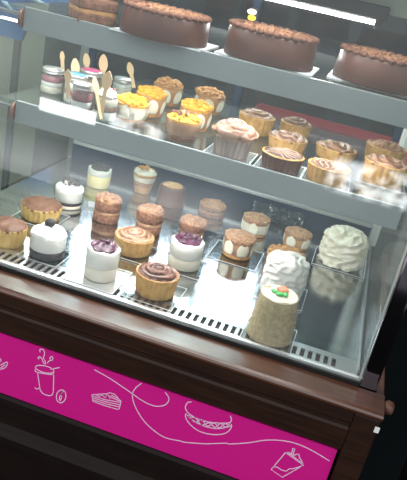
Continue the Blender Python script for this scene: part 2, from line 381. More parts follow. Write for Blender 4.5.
# magenta panel with its line drawings
fp = cpart('front_panel', bx(XL - .02, .0, -.0515, -.045, -.2115, -.0945), 'pink'); fp['label'] = 'magenta panel with pale line drawings of food and drinks'
DR = {"cup_drawing": [[[-0.4679, -0.1318], [-0.4689, -0.134], [-0.4714, -0.1362], [-0.4752, -0.1381], [-0.4799, -0.1396], [-0.4851, -0.1405], [-0.4902, -0.1407], [-0.4947, -0.1403], [-0.4983, -0.1392], [-0.5005, -0.1375], [-0.501, -0.1355], [-0.5, -0.1333], [-0.4974, -0.1312], [-0.4936, -0.1293], [-0.4889, -0.1278], [-0.4837, -0.1269], [-0.4787, -0.1267], [-0.4742, -0.1271], [-0.4707, -0.1282], [-0.4685, -0.1298], [-0.4679, -0.1318]], [[-0.501, -0.1401], [-0.4991, -0.1445], [-0.4855, -0.1428], [-0.4708, -0.1387], [-0.4672, -0.1329]], [[-0.4963, -0.1438], [-0.491, -0.1642], [-0.486, -0.1793], [-0.4752, -0.1831], [-0.4646, -0.1772], [-0.4652, -0.158], [-0.4673, -0.1381]], [[-0.4977, -0.1766], [-0.4931, -0.1776], [-0.4886, -0.1722]], [[-0.4744, -0.1298], [-0.4677, -0.126], [-0.4585, -0.1201]], [[-0.4965, -0.1039], [-0.497, -0.0994], [-0.493, -0.0972], [-0.4892, -0.0996], [-0.4881, -0.1057], [-0.4891, -0.1127], [-0.4856, -0.1176], [-0.4842, -0.1233]], [[-0.4964, -0.1178], [-0.4987, -0.1164], [-0.4962, -0.1131], [-0.4916, -0.1152], [-0.4889, -0.1204], [-0.4855, -0.1246]], [[-0.4757, -0.1107], [-0.478, -0.1093], [-0.4763, -0.1055], [-0.4728, -0.1057], [-0.4735, -0.1111], [-0.4788, -0.115], [-0.4809, -0.1205]]], "bean_drawing": [[[-0.4406, -0.1733], [-0.4411, -0.1775], [-0.4424, -0.1815], [-0.4443, -0.1848], [-0.4467, -0.1872], [-0.4493, -0.1884], [-0.4518, -0.1883], [-0.4541, -0.1868], [-0.4559, -0.1842], [-0.457, -0.1807], [-0.4573, -0.1767], [-0.4568, -0.1724], [-0.4555, -0.1685], [-0.4535, -0.1652], [-0.4512, -0.1628], [-0.4486, -0.1617], [-0.446, -0.1618], [-0.4438, -0.1632], [-0.442, -0.1658], [-0.4409, -0.1693], [-0.4406, -0.1733]], [[-0.4461, -0.1633], [-0.4501, -0.1714], [-0.4479, -0.177], [-0.4502, -0.1849]], [[-0.4473, -0.1654], [-0.4508, -0.1741], [-0.4515, -0.1834]]], "plate_drawing": [[[-0.5649, -0.1567], [-0.5581, -0.1497], [-0.5533, -0.1459], [-0.5519, -0.1485], [-0.5555, -0.1579], [-0.5641, -0.1649]], [[-0.5643, -0.163], [-0.5597, -0.1564], [-0.5557, -0.1516]], [[-0.5661, -0.1432], [-0.5644, -0.1461], [-0.5655, -0.1498]]], "cake_slice_drawing": [[[-0.3965, -0.1504], [-0.3716, -0.1387], [-0.3682, -0.1351], [-0.3586, -0.1341], [-0.3509, -0.1399], [-0.3454, -0.1432], [-0.3457, -0.1501], [-0.3462, -0.1588], [-0.3493, -0.1611], [-0.3708, -0.1626], [-0.3927, -0.1625], [-0.3965, -0.1504]], [[-0.3958, -0.1524], [-0.3726, -0.1509], [-0.3456, -0.1456]], [[-0.3948, -0.1561], [-0.3721, -0.1545], [-0.346, -0.1506]], [[-0.3935, -0.1596], [-0.3715, -0.1584], [-0.3464, -0.1553]], [[-0.3889, -0.1479], [-0.3828, -0.149], [-0.3797, -0.1437], [-0.3732, -0.1473], [-0.3706, -0.1389], [-0.3645, -0.1465], [-0.3629, -0.138], [-0.3507, -0.1405]], [[-0.3724, -0.1397], [-0.3602, -0.1425], [-0.3463, -0.1436]]], "swirl_drawing": [[[-0.3991, -0.1016], [-0.3713, -0.1077], [-0.3441, -0.1164], [-0.3282, -0.1222], [-0.3079, -0.1287], [-0.2907, -0.13], [-0.277, -0.1244], [-0.2702, -0.1158], [-0.2696, -0.1059], [-0.2774, -0.0979]], [[-0.3179, -0.0963], [-0.3262, -0.1092], [-0.329, -0.1225], [-0.3242, -0.1378], [-0.3118, -0.1551], [-0.2964, -0.1688], [-0.2774, -0.1785], [-0.2595, -0.1825], [-0.236, -0.1785], [-0.2264, -0.1773], [-0.1951, -0.1666], [-0.1652, -0.1524], [-0.1573, -0.1507], [-0.1295, -0.1359], [-0.1067, -0.1212], [-0.0831, -0.1116], [-0.0584, -0.1078], [-0.0319, -0.1111], [-0.0055, -0.1181]]], "burger_drawing": [[[-0.2326, -0.0985], [-0.2384, -0.102], [-0.2406, -0.1107], [-0.2379, -0.1173], [-0.231, -0.1222], [-0.2171, -0.1255], [-0.1977, -0.124], [-0.1794, -0.1182], [-0.1677, -0.1126], [-0.1652, -0.1065], [-0.1688, -0.0991]], [[-0.2368, -0.1227], [-0.2367, -0.1297], [-0.2272, -0.1403], [-0.2092, -0.1474], [-0.1867, -0.1442], [-0.1692, -0.1343], [-0.1626, -0.1209], [-0.1636, -0.1135]], [[-0.2353, -0.1252], [-0.2188, -0.1329], [-0.1987, -0.1342], [-0.1801, -0.1295], [-0.1629, -0.1167]], [[-0.2332, -0.1275], [-0.2203, -0.1256], [-0.2086, -0.1345], [-0.1974, -0.1251], [-0.1872, -0.1301], [-0.1804, -0.1194], [-0.1718, -0.1229], [-0.1656, -0.1132]], [[-0.2321, -0.1247], [-0.2204, -0.1335], [-0.2107, -0.1244], [-0.199, -0.1328], [-0.1898, -0.1226], [-0.1804, -0.1281], [-0.1733, -0.1165], [-0.1662, -0.1189]]], "milkshake_drawing": [[[-0.0717, -0.1302], [-0.0847, -0.1708], [-0.0648, -0.1778], [-0.0403, -0.1423], [-0.0717, -0.1302]], [[-0.0695, -0.1286], [-0.0403, -0.1401]], [[-0.0827, -0.1642], [-0.0769, -0.1623], [-0.0691, -0.1649], [-0.0621, -0.164], [-0.0582, -0.157], [-0.0552, -0.1561], [-0.0508, -0.1528], [-0.0409, -0.1434]], [[-0.0622, -0.1294], [-0.0633, -0.1184], [-0.0603, -0.118], [-0.0596, -0.1293]], [[-0.0687, -0.1283], [-0.0641, -0.1291], [-0.0581, -0.1302], [-0.055, -0.1266], [-0.052, -0.1249], [-0.049, -0.1313], [-0.0461, -0.1337], [-0.0407, -0.1409]]]}
def strokes(name, lines, w=.0013):
    bm = bmesh.new()
    for ln in lines:
        P = smoothline(ln, 1 if name in ('milkshake_drawing', 'cake_slice_drawing') else 4)
        prev = None
        for i, p in enumerate(P):
            t = P[min(i + 1, len(P) - 1)] - P[max(i - 1, 0)]
            if t.length < 1e-7: continue
            t.normalize(); nrm = Vector((-t.y, t.x)) * w / 2
            cur = [bm.verts.new((p.x + s * nrm.x, y, p.y + s * nrm.y)) for s, y in ((1, -.0519), (-1, -.0519), (-1, -.0515), (1, -.0515))]
            if prev:
                for k in range(4): bm.faces.new((prev[k], prev[(k + 1) % 4], cur[(k + 1) % 4], cur[k]))
            prev = cur
    bm.transform(CI); return link(name, bm, 'print', fp, False)
for k, v in DR.items(): strokes(k, v, .0014 if k != 'cake_slice_drawing' else .0012)

# LED lamps inside the case
lt = empty('tube_lamp', (-.37, .6, .47), 'thin bright white tube lamp under the dark housing at the top back', 'lamp')
LI = Matrix.Translation((.37, -.6, -.47))
bm = bx(-.66, -.115, .572, .6175, .489, .517, bev=.002); bm.transform(LI); link('housing', bm, 'darkbox', lt, False)
bm = tube([(-.64, .586, .4815), (-.138, .586, .4815)], .0042, 12); bm.transform(LI); link('tube', bm, 'led', lt)
for x in (-.645, -.13):
    bm = bx(x - .007, x + .007, .576, .596, .470, .4885, bev=.001); bm.transform(LI); link('end_cap', bm, 'darkbox', lt, False)
def area(name, loc, sx, sy, w, rot=(0, 0, 0), col=(1, .965, .92), parent=None):
    l = bpy.data.lights.new(name, 'AREA'); l.shape = 'RECTANGLE'; l.size = sx; l.size_y = sy; l.energy = w; l.color = col
    o = bpy.data.objects.new(name, l); COL.objects.link(o); o.location = loc; o.rotation_euler = rot
    return o
area('tube_light', (-.39, .575, .478), .5, .01, 3.0, (math.radians(-35), 0, 0))

# ------------------------------------------------------------------ shelves (each lifts out)
def shelf(z, label):
    t = empty('glass_shelf', (-.395, .3, z - .006), label, 'shelf', 'glass shelves of the case')
    L = Matrix.Translation((.395, -.3, -(z - .006)))
    bm = bx(-.725, -.006, YF + .004, .595, z - .006, z); bm.transform(L)
    link('glass_plate', bm, 'shelfglass', t, False)
    bm = bx(-.688, -.005, YF - .004, YF + .0035, z - .036, z + .003, bev=.0012); bm.transform(L)
    link('front_rail', bm, 'fascia', t, False)
    bm = bx(-.686, -.006, YF + .004, YF + .022, z - .024, z - .0065); bm.transform(L)
    link('light_housing', bm, 'alu', t, False)
    for y in (YF + .008, .57):
        bm = tube([(XL + .0008, y, z - .012), (-.69 if y < .3 else -.728, y, z - .012)], .003, 12); bm.transform(L)
        link('support_rod', bm, 'greypaint', t)
    bm = lathe([(.011, 0), (.0155, .0008), (.0155, .004), (.011, .0048)], 28)
    bm.transform(L @ Matrix.Translation((-.6935, YF + .0, z - .0165)) @ Matrix.Rotation(PI / 2, 4, 'Y'))
    o = link('end_cap', bm, 'copper', t); o['label'] = 'round brown cap at the left shelf end'
    return t, L
s1, L1 = shelf(ZM, 'lower of two glass shelves, holding jars, dessert cups and tarts')
s2, L2 = shelf(ZU, 'upper of two glass shelves, holding the large chocolate cakes')
bm = bx(-.62, -.30, YF + .006, YF + .020, ZM - .027, ZM - .0245); bm.transform(L1); link('light_strip', bm, 'ledstrip', s1, False)
bm = bx(-.74, -.05, YF + .006, YF + .020, ZU - .027, ZU - .0245); bm.transform(L2); link('light_strip', bm, 'ledsoft', s2, False)
area('shelf_light', (-.44, YF + .03, ZM - .03), .42, .012, 1.3)
area('shelf_light', (-.40, YF + .03, ZU - .03), .70, .012, 2.0)
area('canopy_light', (-.40, .12, ZT - .02), .7, .03, 2.2)
# brown joint bar of the canopy lamp
# ------------------------------------------------------------------ desserts
IT = {"1": [-0.6461, 0.0811, 0.0324, 0.0335], "2": [-0.6544, 0.2178, 0.0399, 0.0275], "3": [-0.5675, 0.08, 0.032, 0.043], "4": [-0.6431, 0.3158, 0.0308, 0.042], "5": [-0.6454, 0.4772, 0.0293, 0.0485], "6": [-0.4565, 0.0635, 0.0302, 0.0565], "7": [-0.5496, 0.3035, 0.0292, 0.0525], "8": [-0.5496, 0.5205, 0.0286, 0.0635], "9": [-0.4721, 0.4989, 0.0373, 0.043], "10": [-0.448, 0.1954, 0.0372, 0.0325], "11": [-0.4578, 0.3069, 0.0289, 0.054], "12": [-0.3462, 0.2018, 0.0331, 0.054], "13": [-0.3572, 0.0687, 0.0368, 0.0375], "14": [-0.3729, 0.5078, 0.0325, 0.0275], "15": [-0.375, 0.3466, 0.0294, 0.0395], "16": [-0.2685, 0.3205, 0.0325, 0.0455], "17": [-0.2624, 0.469, 0.0313, 0.04], "18": [-0.1644, 0.466, 0.0309, 0.035], "18b": [-0.1722, 0.3485, 0.0399, 0.034], "19": [-0.1578, 0.2111, 0.0399, 0.0645], "20": [-0.15, 0.04, 0.0323, 0.0755], "21": [-0.0637, 0.4454, 0.0495, 0.0575], "A": [-0.4965, 0.294, 0.0278, 0.039], "B": [-0.5056, 0.2182, 0.029, 0.031], "C": [-0.5057, 0.4319, 0.0295, 0.038], "D": [-0.4015, 0.2835, 0.0291, 0.0395], "E": [-0.3948, 0.1748, 0.0293, 0.038], "F": [-0.4221, 0.4599, 0.0308, 0.036], "G": [-0.3031, 0.394, 0.0361, 0.034], "H": [-0.3028, 0.1837, 0.036, 0.0495], "I": [-0.229, 0.4454, 0.0319, 0.0285], "J": [-0.2262, 0.3224, 0.0368, 0.0235], "K": [-0.2141, 0.1822, 0.0355, 0.025], "L": [-0.1359, 0.3546, 0.0391, 0.0215], "M": [-0.1352, 0.1803, 0.0358, 0.0275], "N": [-0.0443, 0.4252, 0.0396, 0.033], "O": [-0.0425, 0.2706, 0.0388, 0.037], "J1": [-0.6886, 0.2717, 0.0223, 0.047], "J2": [-0.6266, 0.2454, 0.0217, 0.053], "J3": [-0.6285, 0.3115, 0.0237, 0.0535], "J4": [-0.5969, 0.4071, 0.021, 0.035], "J5": [-0.5785, 0.1689, 0.0194, 0.057], "J6": [-0.5406, 0.1882, 0.0223, 0.0555], "T1": [-0.587, 0.1857, 0.039, 0.034], "T2": [-0.456, 0.1848, 0.0739, 0.0465], "T3": [-0.2831, 0.2226, 0.0767, 0.0515], "T4": [-0.0975, 0.266, 0.0789, 0.0505]}
BT = .0018
IT['20'][1] += .009
def P(k, z, dx=0, dy=0):
    x, y, r, h = IT[k]; return (x + dx, y + dy, z + .0003), r, h

def board(key, size, label, mat='clearboard', z=0.0, dx=0, dy=0, w=None, lo=.0003, hi=None, group='small square boards under the desserts'):
    BT = hi or .0018
    x, y, r, h = IT[key]
    bm = bx(-size / 2, size / 2, -(w or size) / 2, (w or size) / 2, lo, BT)
    o = link('cake_board', bm, mat, None, False, (x + dx, y + dy, z))
    tag(o, label, 'cake board', group)
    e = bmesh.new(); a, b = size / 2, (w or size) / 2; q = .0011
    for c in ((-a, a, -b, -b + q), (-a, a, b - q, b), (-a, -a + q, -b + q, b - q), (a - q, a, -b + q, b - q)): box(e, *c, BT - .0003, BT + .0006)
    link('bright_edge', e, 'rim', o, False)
    return o

def tart(key, z, label, cat='tart', case_mat='pastry', top='bake', group=None, style='bake', n_fl=22, dark_case=False):
    loc, r, h = P(key, z); sd = hash(key) % 97 if False else sum(map(ord, key))
    t = empty('tart', loc, label, cat, group, rotz=sd)
    rb = r * .88
    bm = lathe([(rb * .96, 0), (rb, .001), (rb + (r - rb) * .5, h * .5), (r * .985, h * .92), (r, h), (r * .96, h + .0008), (r * .90, h - .003)], 88,
               flute=(n_fl, .03), rough=.0004, seed=sd, freq=90)
    link('pastry_case', bm, case_mat, t)
    if style == 'bake':
        link('baked_top', disc(r * .99, .010, n=64, rings=20, rough=.0045, freq=60, seed=sd, z=h + .001, lobes=(9, .015)), top, t)
    elif style == 'swirl':
        link('cream_swirl', disc(r * .96, .010, n=84, rings=34, swirl=(-1, 3.2, .0042), rough=.0016, freq=50, seed=sd, z=h), top, t)
    elif style == 'petal':
        link('cream_swirl', disc(r * .97, .008, n=84, rings=34, swirl=(-3, 2.4, .005), rough=.004, freq=70, seed=sd, z=h, lobes=(7, .03)), top, t)
    elif style == 'drizzle':
        link('filling', disc(r * .92, .003, rough=.0016, freq=60, seed=sd, z=h - .001), top, t)
        bm = bmesh.new()
        rnd = random.Random(sd)
        for k in range(6):
            yy = (k - 2.5) * r * .26; hw = math.sqrt(max(0, (r * .84) ** 2 - yy * yy))
            pts = [Vector((-hw + 2 * hw * i / 9, yy + r * .10 * math.sin(i * 1.3 + k), h + .0035 * (1 - (i / 4.5 - 1) ** 2) + .0012)) for i in range(10)]
            tube(pts, .0008, 6, bm)
        link('drizzle', bm, 'drizzle', t)
    return t

# --- deck
tart('1', 0, 'yellow baked muffin tart with brown top, cut by the left photo edge', case_mat='pastrypale', group='brown topped baked tarts')
tart('2', BT, 'yellow baked tart with brown top behind the white cookie cake', case_mat='pastrypale', group='brown topped baked tarts')
tart('10', BT, 'tart with light chocolate cream swirl between the two berry topped cakes', case_mat='pastry', top='swirl', style='swirl', group='chocolate swirl tarts on the deck')
tart('13', BT, 'tart with glossy dark chocolate swirl at the front by the slots', case_mat='pastry', top='swirldark', style='swirl', group='chocolate swirl tarts on the deck')

def cup(t, rb, rt, h, mat='plastic', name='clear_cup', n=40, lip=.0015):
    bm = lathe([(rb, 0), (rb + (rt - rb) * .5, h * .5), (rt, h), (rt + lip, h + .0006), (rt + lip, h + .0016), (rt - .0003, h + .0016)], n, cap=False)
    b = bmesh.new()
    return link(name, bm, mat, t)

def layer(t, name, mat, r0, r1, z0, z1, rough=0, seed=0, n=40):
    bm = lathe([(r0 * .97, z0), (r0, z0 + .0006), ((r0 + r1) / 2, (z0 + z1) / 2), (r1, z1 - .0006), (r1 * .96, z1)], n, rough=rough, seed=seed, freq=80)
    return link(name, bm, mat, t)

def crumbs(t, name, mat, r, z, num, size, seed, dome=.006, base=True):
    rnd = random.Random(seed); bm = disc(r, dome, rough=.004, freq=90, seed=seed, z=z, rings=12) if base else bmesh.new()
    for k in range(num):
        a = rnd.random() * 2 * PI; q = math.sqrt(rnd.random()) * r * .92
        zz = z + dome * (1 - (q / r) ** 2) + size * .3
        blob(bm, (q * math.cos(a), q * math.sin(a), zz), size * rnd.uniform(.5, 1.15), 1, rnd.uniform(.6, 1), rnd.uniform(.5, .9), sub=1, rough=.5, seed=k, rotz=rnd.random() * 6)
    return link(name, bm, mat, t, smooth=False)

# 3: white cream cup with a cookie ball
loc, r, h = P('3', BT)
t = empty('cream_cake', loc, 'white cream cake with dark cookie ball on top and dark bottom layer', 'cake')
layer(t, 'cookie_layer', 'chocblack', r * .93, r * .95, .0005, h * .32, .0008, 1)
layer(t, 'cream_body', 'cream', r * .95, r * .97, h * .32 + .0002, h, .0008, 2)
link('cream_top', disc(r * .97, .014, n=64, rings=18, swirl=(-4, 1.6, .004), rough=.002, seed=3, z=h), 'cream', t)
bm = blob(bmesh.new(), (0, 0, h + .0175), .0092, 1, 1, .85, 3, .12, 4); link('cookie_ball', bm, 'chocblack', t)
cup(t, r * .98, r, h * .93)
# 4: cream cup with dark crumbs
loc, r, h = P('4', 0)
t = empty('cream_cake', loc, 'white cream cake with dark crumbs on top and a black stripe', 'cake')
layer(t, 'cream_base', 'creamwarm', r * .93, r * .94, .0005, h * .2); layer(t, 'cookie_stripe', 'chocblack', r * .95, r * .96, h * .2, h * .36, .0005)
layer(t, 'cream_body', 'cream', r * .95, r * .96, h * .36, h, .001, 5)
link('cream_top', disc(r * .96, .013, n=56, rings=16, swirl=(6, 1.4, .0014), rough=.004, seed=8, z=h), 'cream', t)
crumbs(t, 'cookie_crumbs', 'chocblack', r * .78, h + .0095, 52, .0036, 4, .005, base=False)
cup(t, r * .97, r, h * .9)
# 5: yellow custard cup with cookie crumbs
loc, r, h = P('5', 0)
t = empty('custard_cup', loc, 'clear cup of yellow custard and white cream with dark cookie crumbs', 'dessert cup')
layer(t, 'custard', 'custard', r * .90, r * .94, .0008, h * .60); layer(t, 'cream', 'cream', r * .94, r * .95, h * .60, h * .86, .001, 2)
link('cream_top', disc(r * .94, .004, rough=.002, seed=2, z=h * .86), 'cream', t)
crumbs(t, 'cookie_crumbs', 'chocblack', r * .74, h * .88 + .0035, 60, .0036, 6, .002)
cup(t, r * .93, r, h)
# 6 and 12: white cakes in clear cups with berry jam
def berry_cake(key, label, seed, lumps):
    loc, r, h = P(key, BT)
    t = empty('berry_cake', loc, label, 'cake', 'white cakes with berry topping')
    layer(t, 'sponge', 'creamwarm', r * .91, r * .92, .0006, h * .42, .0008, seed); layer(t, 'cream', 'cream', r * .93, r * .94, h * .42, h * .95, .0006, seed)
    link('cream_top', disc(r * .94, .0035, rough=.0015, seed=seed, z=h * .95), 'cream', t)
    bm = disc(r * .77, .004, n=56, rings=16, rough=.003, freq=110, seed=seed, z=h * .95 + .0035, lobes=(5, .06))
    rnd = random.Random(seed)
    for k in range(lumps):
        a = rnd.random() * 6.28; q = math.sqrt(rnd.random()) * r * .52
        blob(bm, (q * math.cos(a), q * math.sin(a), h * .95 + .0075), .0042, 1, 1, .7, 2)
    link('berry_topping', bm, 'jam', t)
    bm = bmesh.new()
    for k in range(6 if lumps < 5 else 3):
        a = rnd.random() * 6.28; q = math.sqrt(rnd.random()) * r * .55
        blob(bm, (q * math.cos(a), q * math.sin(a), h * .95 + .0105), .0010, 1, 1, .7, 1)
    link('sugar_dots', bm, 'cream', t)
    cup(t, r * .96, r, h * 1.02)
    return t
berry_cake('6', 'white cake with dark purple berry topping alone on a bright silver board', 3, 2)
berry_cake('12', 'white cake with lumpy berry topping behind the dark chocolate swirl tart', 9, 12)
# 7, 11, 14, 15: small brown crumb cakes
def crumb_cake(key, label, seed, zz=0):
    loc, r, h = P(key, zz)
    t = empty('chocolate_crumb_cake', loc, label, 'cake', 'small brown crumb cakes on the deck')
    layer(t, 'cake_base', 'crumb', r * .93, r * .92, 0.0003, h * .34, .0022, seed); layer(t, 'cream_layer', 'tan', r * .90, r * .90, h * .34, h * .46, .001, seed + 1)
    layer(t, 'cake_layer', 'crumb', r * .94, r * .93, h * .46, h * .9, .0025, seed + 2)
    crumbs(t, 'crumb_top', 'crumbtop', r * .94, h * .9, 40, .0042, seed, .006)
    return t
crumb_cake('7', 'brown crumb cake beside the white cake with the black stripe', 2)
crumb_cake('11', 'brown crumb cake behind the light chocolate swirl tart', 5)
crumb_cake('15', 'brown crumb cake behind the lumpy berry topped cake', 8)
crumb_cake('14', 'low brown crumb cake at the back near the smooth chocolate cake', 11)
# 8: parfait cup
loc, r, h = P('8', 0); r *= 1.14
t = empty('parfait_cup', loc, 'tapered clear cup of layered caramel and cream at the back', 'dessert cup')
rb = r * .62; f = lambda q: rb + (r - rb) * q
layer(t, 'caramel', 'caramel', rb * .93, f(.25) * .95, .0008, h * .30); layer(t, 'cake_layer', 'crumbtop', f(.3) * .95, f(.5) * .95, h * .30, h * .46)
layer(t, 'cream', 'creamwarm', f(.46) * .95, f(.66) * .95, h * .46, h * .66, .001); layer(t, 'caramel', 'caramel', f(.66) * .95, f(.8) * .95, h * .66, h * .78)
bm = disc(f(.8) * .93, .010, rough=.006, freq=70, seed=4, z=h * .78); link('whipped_top', bm, 'creamwarm', t)
crumbs(t, 'crumbs', 'orange', r * .55, h * .78 + .009, 24, .0045, 3, .002, base=False)
cup(t, rb, r, h, lip=.002)
# 9: smooth chocolate cake
loc, r, h = P('9', 0); r *= .9
t = empty('chocolate_cake', loc, 'smooth dark chocolate cake with caramel top at the back', 'cake')
link('chocolate_body', lathe([(r * .98, 0), (r, .002), (r * .97, h * .6), (r * .93, h * .93), (r * .86, h * 1.02), (r * .7, h * 1.04)], 48, rough=.0012, seed=3), 'choc', t)
link('caramel_top', disc(r * .66, .004, rough=.002, seed=7, z=h * 1.04 + .001, lobes=(5, .06)), 'caramel', t)
# arch cakes: cream shapes round the side
def arch_cake(key, zz, label, cat, top, side, seed, arches=6, group=None, base_mat='orange', in_cup=False, name='cream_arch_cake', top_h=.24):
    loc, r, h = P(key, zz)
    t = empty(name, loc, label, cat, group, rotz=seed * .7)
    rb = r * (.86 if in_cup else .95)
    f = lambda q: (rb + (r - rb) * q) * .95
    layer(t, 'base_layer', base_mat, f(0), f(.2), .0008, h * .2, .0005, seed); layer(t, 'body', side, f(.2), f(.95), h * .2, h * .97, .0006, seed)
    bm = bmesh.new()
    for k in range(arches):
        a = 2 * PI * k / arches
        W, H0, H1 = .40, h * .20, h * .84
        nu, nv = 10, 8; gg = []
        for q in range(nv + 1):
            v_ = q / nv; zz = H0 + (H1 - H0) * v_
            half = W * math.sqrt(max(0, 1 - max(0, (v_ - .35) / .65) ** 2)) * (.86 + .14 * min(1, v_ / .35))
            rr = f(zz / h) * 1.006 + .0011 * math.sin(PI * min(1, v_ * 1.02))
            gg.append([bm.verts.new((math.cos(a + half * (2 * p / nu - 1)) * rr, math.sin(a + half * (2 * p / nu - 1)) * rr, zz)) for p in range(nu + 1)])
        for q in range(nv):
            for p in range(nu): bm.faces.new((gg[q][p], gg[q][p + 1], gg[q + 1][p + 1], gg[q + 1][p]))
    bmesh.ops.remove_doubles(bm, verts=bm.verts[:], dist=1e-5)
    bmesh.ops.solidify(bm, geom=bm.faces[:], thickness=-.0008)
    link('cream_arches', bm, 'creamwarm', t)
    if top == 'bake2':
        link('baked_top', disc(r * .99, .005, rough=.003, seed=seed, z=h * .97, lobes=(9, .02), skirt=h * top_h), 'crumbtop', t)
    else:
        crumbs(t, 'crumb_top', top, f(1.0), h * .96, 60, .0062, seed, .009)
    if in_cup: cup(t, rb, r, h * .98, lip=.0012)
    return t
arch_cake('16', BT, 'cream cake with brown top dripping chocolate beside the empty steel area', 'cake', 'bake2', 'tan', 3, group='brown topped cream cakes')
arch_cake('17', 0, 'cream cake with plain brown top behind the chocolate dripping one', 'cake', 'bake2', 'creamwarm', 5, arches=5, group='brown topped cream cakes')
arch_cake('18', 0, 'cream cake with brown top left of the large white frosted cake', 'cake', 'bake2', 'caramel', 8, arches=5, group='brown topped cream cakes')
loc, r, h = P('18b', 0)
t = empty('crumb_cake', loc, 'wide light brown crumb cake behind the ruffled white cake in a clear box', 'cake')
layer(t, 'cake_base', 'layerc', r * .97, r, 0.0003, h * .7, .0015, 3); crumbs(t, 'crumb_top', 'orange', r * .98, h * .7, 60, .005, 7, .007)

# frosted white cakes
def frost(r, h, seed, domeh, amp=.006, freq=60):
    """ruffled frosting: a fine dome pushed in and out by ridged noise"""
    prof = []
    for i in range(26): prof.append((r * (.97 + .03 * math.sin(PI * i / 25)), h * i / 25))
    for i in range(1, 27):
        a = PI / 2 * i / 26
        prof.append((max(r * .97 * max(0, math.cos(a)) ** .62, .0006), h + domeh * math.sin(a)))
    bm = lathe(prof, 110)
    off = Vector((seed * 3.1, seed * 1.7, seed))
    for v in bm.verts:
        p = v.co * freq + off
        w = noise.noise(p * .5) * 1.2
        q = p + Vector((w, w, w * .6))
        d = 1 - 2.2 * abs(noise.noise(Vector((q.x, q.y, q.z * 1.7)))) + .35 * noise.noise(p * 2.2)
        n = Vector((v.co.x, v.co.y, max(0, v.co.z - h) * 2.5)).normalized() if v.co.length > 1e-5 else Vector((0, 0, 1))
        v.co += n * (d - .5) * amp
        v.co.z = max(v.co.z, 0)
    return bm
loc, r, h = P('19', BT)
t = empty('frosted_cake', loc, 'ruffled white frosted cake in a clear box behind the straw coated cake', 'cake')
link('white_frosting', frost(r * .98, h * .95, 3, .015, .0055, 50), 'cream', t)
bm = bmesh.new()
b2 = bmesh.new(); bmesh.ops.create_cube(b2, size=1)
top = [f for f in b2.faces if f.normal.z > .9]; bmesh.ops.delete(b2, geom=top, context='FACES')
for v in b2.verts:
    s = 1.10 * r * 2; v.co = Vector((v.co.x * s, v.co.y * s, .0004 if v.co.z < 0 else h * .72))
merge(bm, b2); link('clear_box', bm, 'plastic', t, False)
loc, r, h = P('21', BT)
t = empty('frosted_cake', loc, 'large ruffled ivory frosted cake at the right back of the deck', 'cake')
link('frosting', frost(r * .95, h * .95, 8, .018, .008, 52), 'creamwarm', t)
# 20: straw coated cake with icing flower
loc, r, h = P('20', BT)
t = empty('coated_cake', loc, 'straw coloured crumb coated cake with coral and green icing on its white top', 'cake')
link('crumb_coat', lathe([(r * 1.16, 0), (r * 1.18, .002), (r * 1.12, h * .25), (r * 1.06, h * .5), (r * .99, h * .8), (r * .96, h * .97), (r * .9, h)], 72, rough=.001, seed=4, freq=110), 'coconut', t)
bm = bmesh.new(); rnd = random.Random(4)
for k in range(60):
    a = rnd.random() * 2 * PI; q = rnd.random(); rr = r * (1.16 - .2 * q)
    blob(bm, (rr * math.cos(a), rr * math.sin(a), h * q * .9 + .004), .0022, 1, 1, .6, 1, .6, k)
link('loose_crumbs', bm, 'coconut', t, False)
link('white_top', disc(r * .93, .004, rough=.003, seed=6, z=h), 'creamwarm', t)
bm = bmesh.new()
for k, (x, y) in enumerate(((-.008, -.007), (.001, -.011), (.008, -.006))): blob(bm, (x, y, h + .0055), .0075, 1.15, .62, .4, 2, 0, 0, k * 1.1 - .4)
link('green_leaves', bm, 'leafgreen', t)
bm = bmesh.new()
for k, (x, y) in enumerate(((-.002, .003), (.006, .003), (.002, -.002), (.002, .008))): blob(bm, (x, y, h + .0075), .0064, 1, .9, .6, 2)
link('coral_flower', bm, 'coral', t)

# boards on the deck
board('6', .094, 'bright silver square board under the purple topped cake nearest the slots', 'board', dx=-.004)
board('10', .086, 'clear square board under the light chocolate swirl tart')
board('12', .086, 'clear square board under the lumpy berry topped cake')
board('13', .092, 'clear square board under the dark chocolate swirl tart')
board('16', .100, 'clear square board under the brown topped cake dripping chocolate')
board('2', .088, 'clear square board under the yellow tart behind the cookie cake')
board('3', .074, 'clear square board under the white cake with the cookie ball')
board('19', .094, 'clear square board under the ruffled white cake in a box')
board('20', .084, 'clear square board under the straw coated cake')
board('21', .112, 'clear square board under the large ivory frosted cake', w=.105)
o = link('price_tag', bx(-.009, .009, -.0008, .0008, 0, .012), 'paper', None, False, (-.60, .345, .0003), .15); tag(o, 'tiny blank white tag on the deck beside the brown crumb cake', 'tag')

# crumpled clear wrap at the back of the deck
bm = bmesh.new(); nx, ny = 26, 12
g = [[bm.verts.new((-.062 + .124 * i / nx, -.012 + .018 * noise.noise(Vector((i * .35, j * .4, 3))) + .012 * noise.noise(Vector((i * .9, j * .9, 1))), .003 + .036 * j / ny + .006 * noise.noise(Vector((i * .5, j * .6, 9))))) for j in range(ny + 1)] for i in range(nx + 1)]
for i in range(nx):
    for j in range(ny): bm.faces.new((g[i][j], g[i + 1][j], g[i + 1][j + 1], g[i][j + 1]))
for v in bm.verts: v.co.z = max(v.co.z, .0005)
o = link('crumpled_wrap', bm, 'foil', None, False, (-.228, .585, 0)); tag(o, 'crumpled shiny clear wrap lying at the back of the deck', 'plastic wrap')
md = o.modifiers.new('thickness', 'SOLIDIFY'); md.thickness = .0006

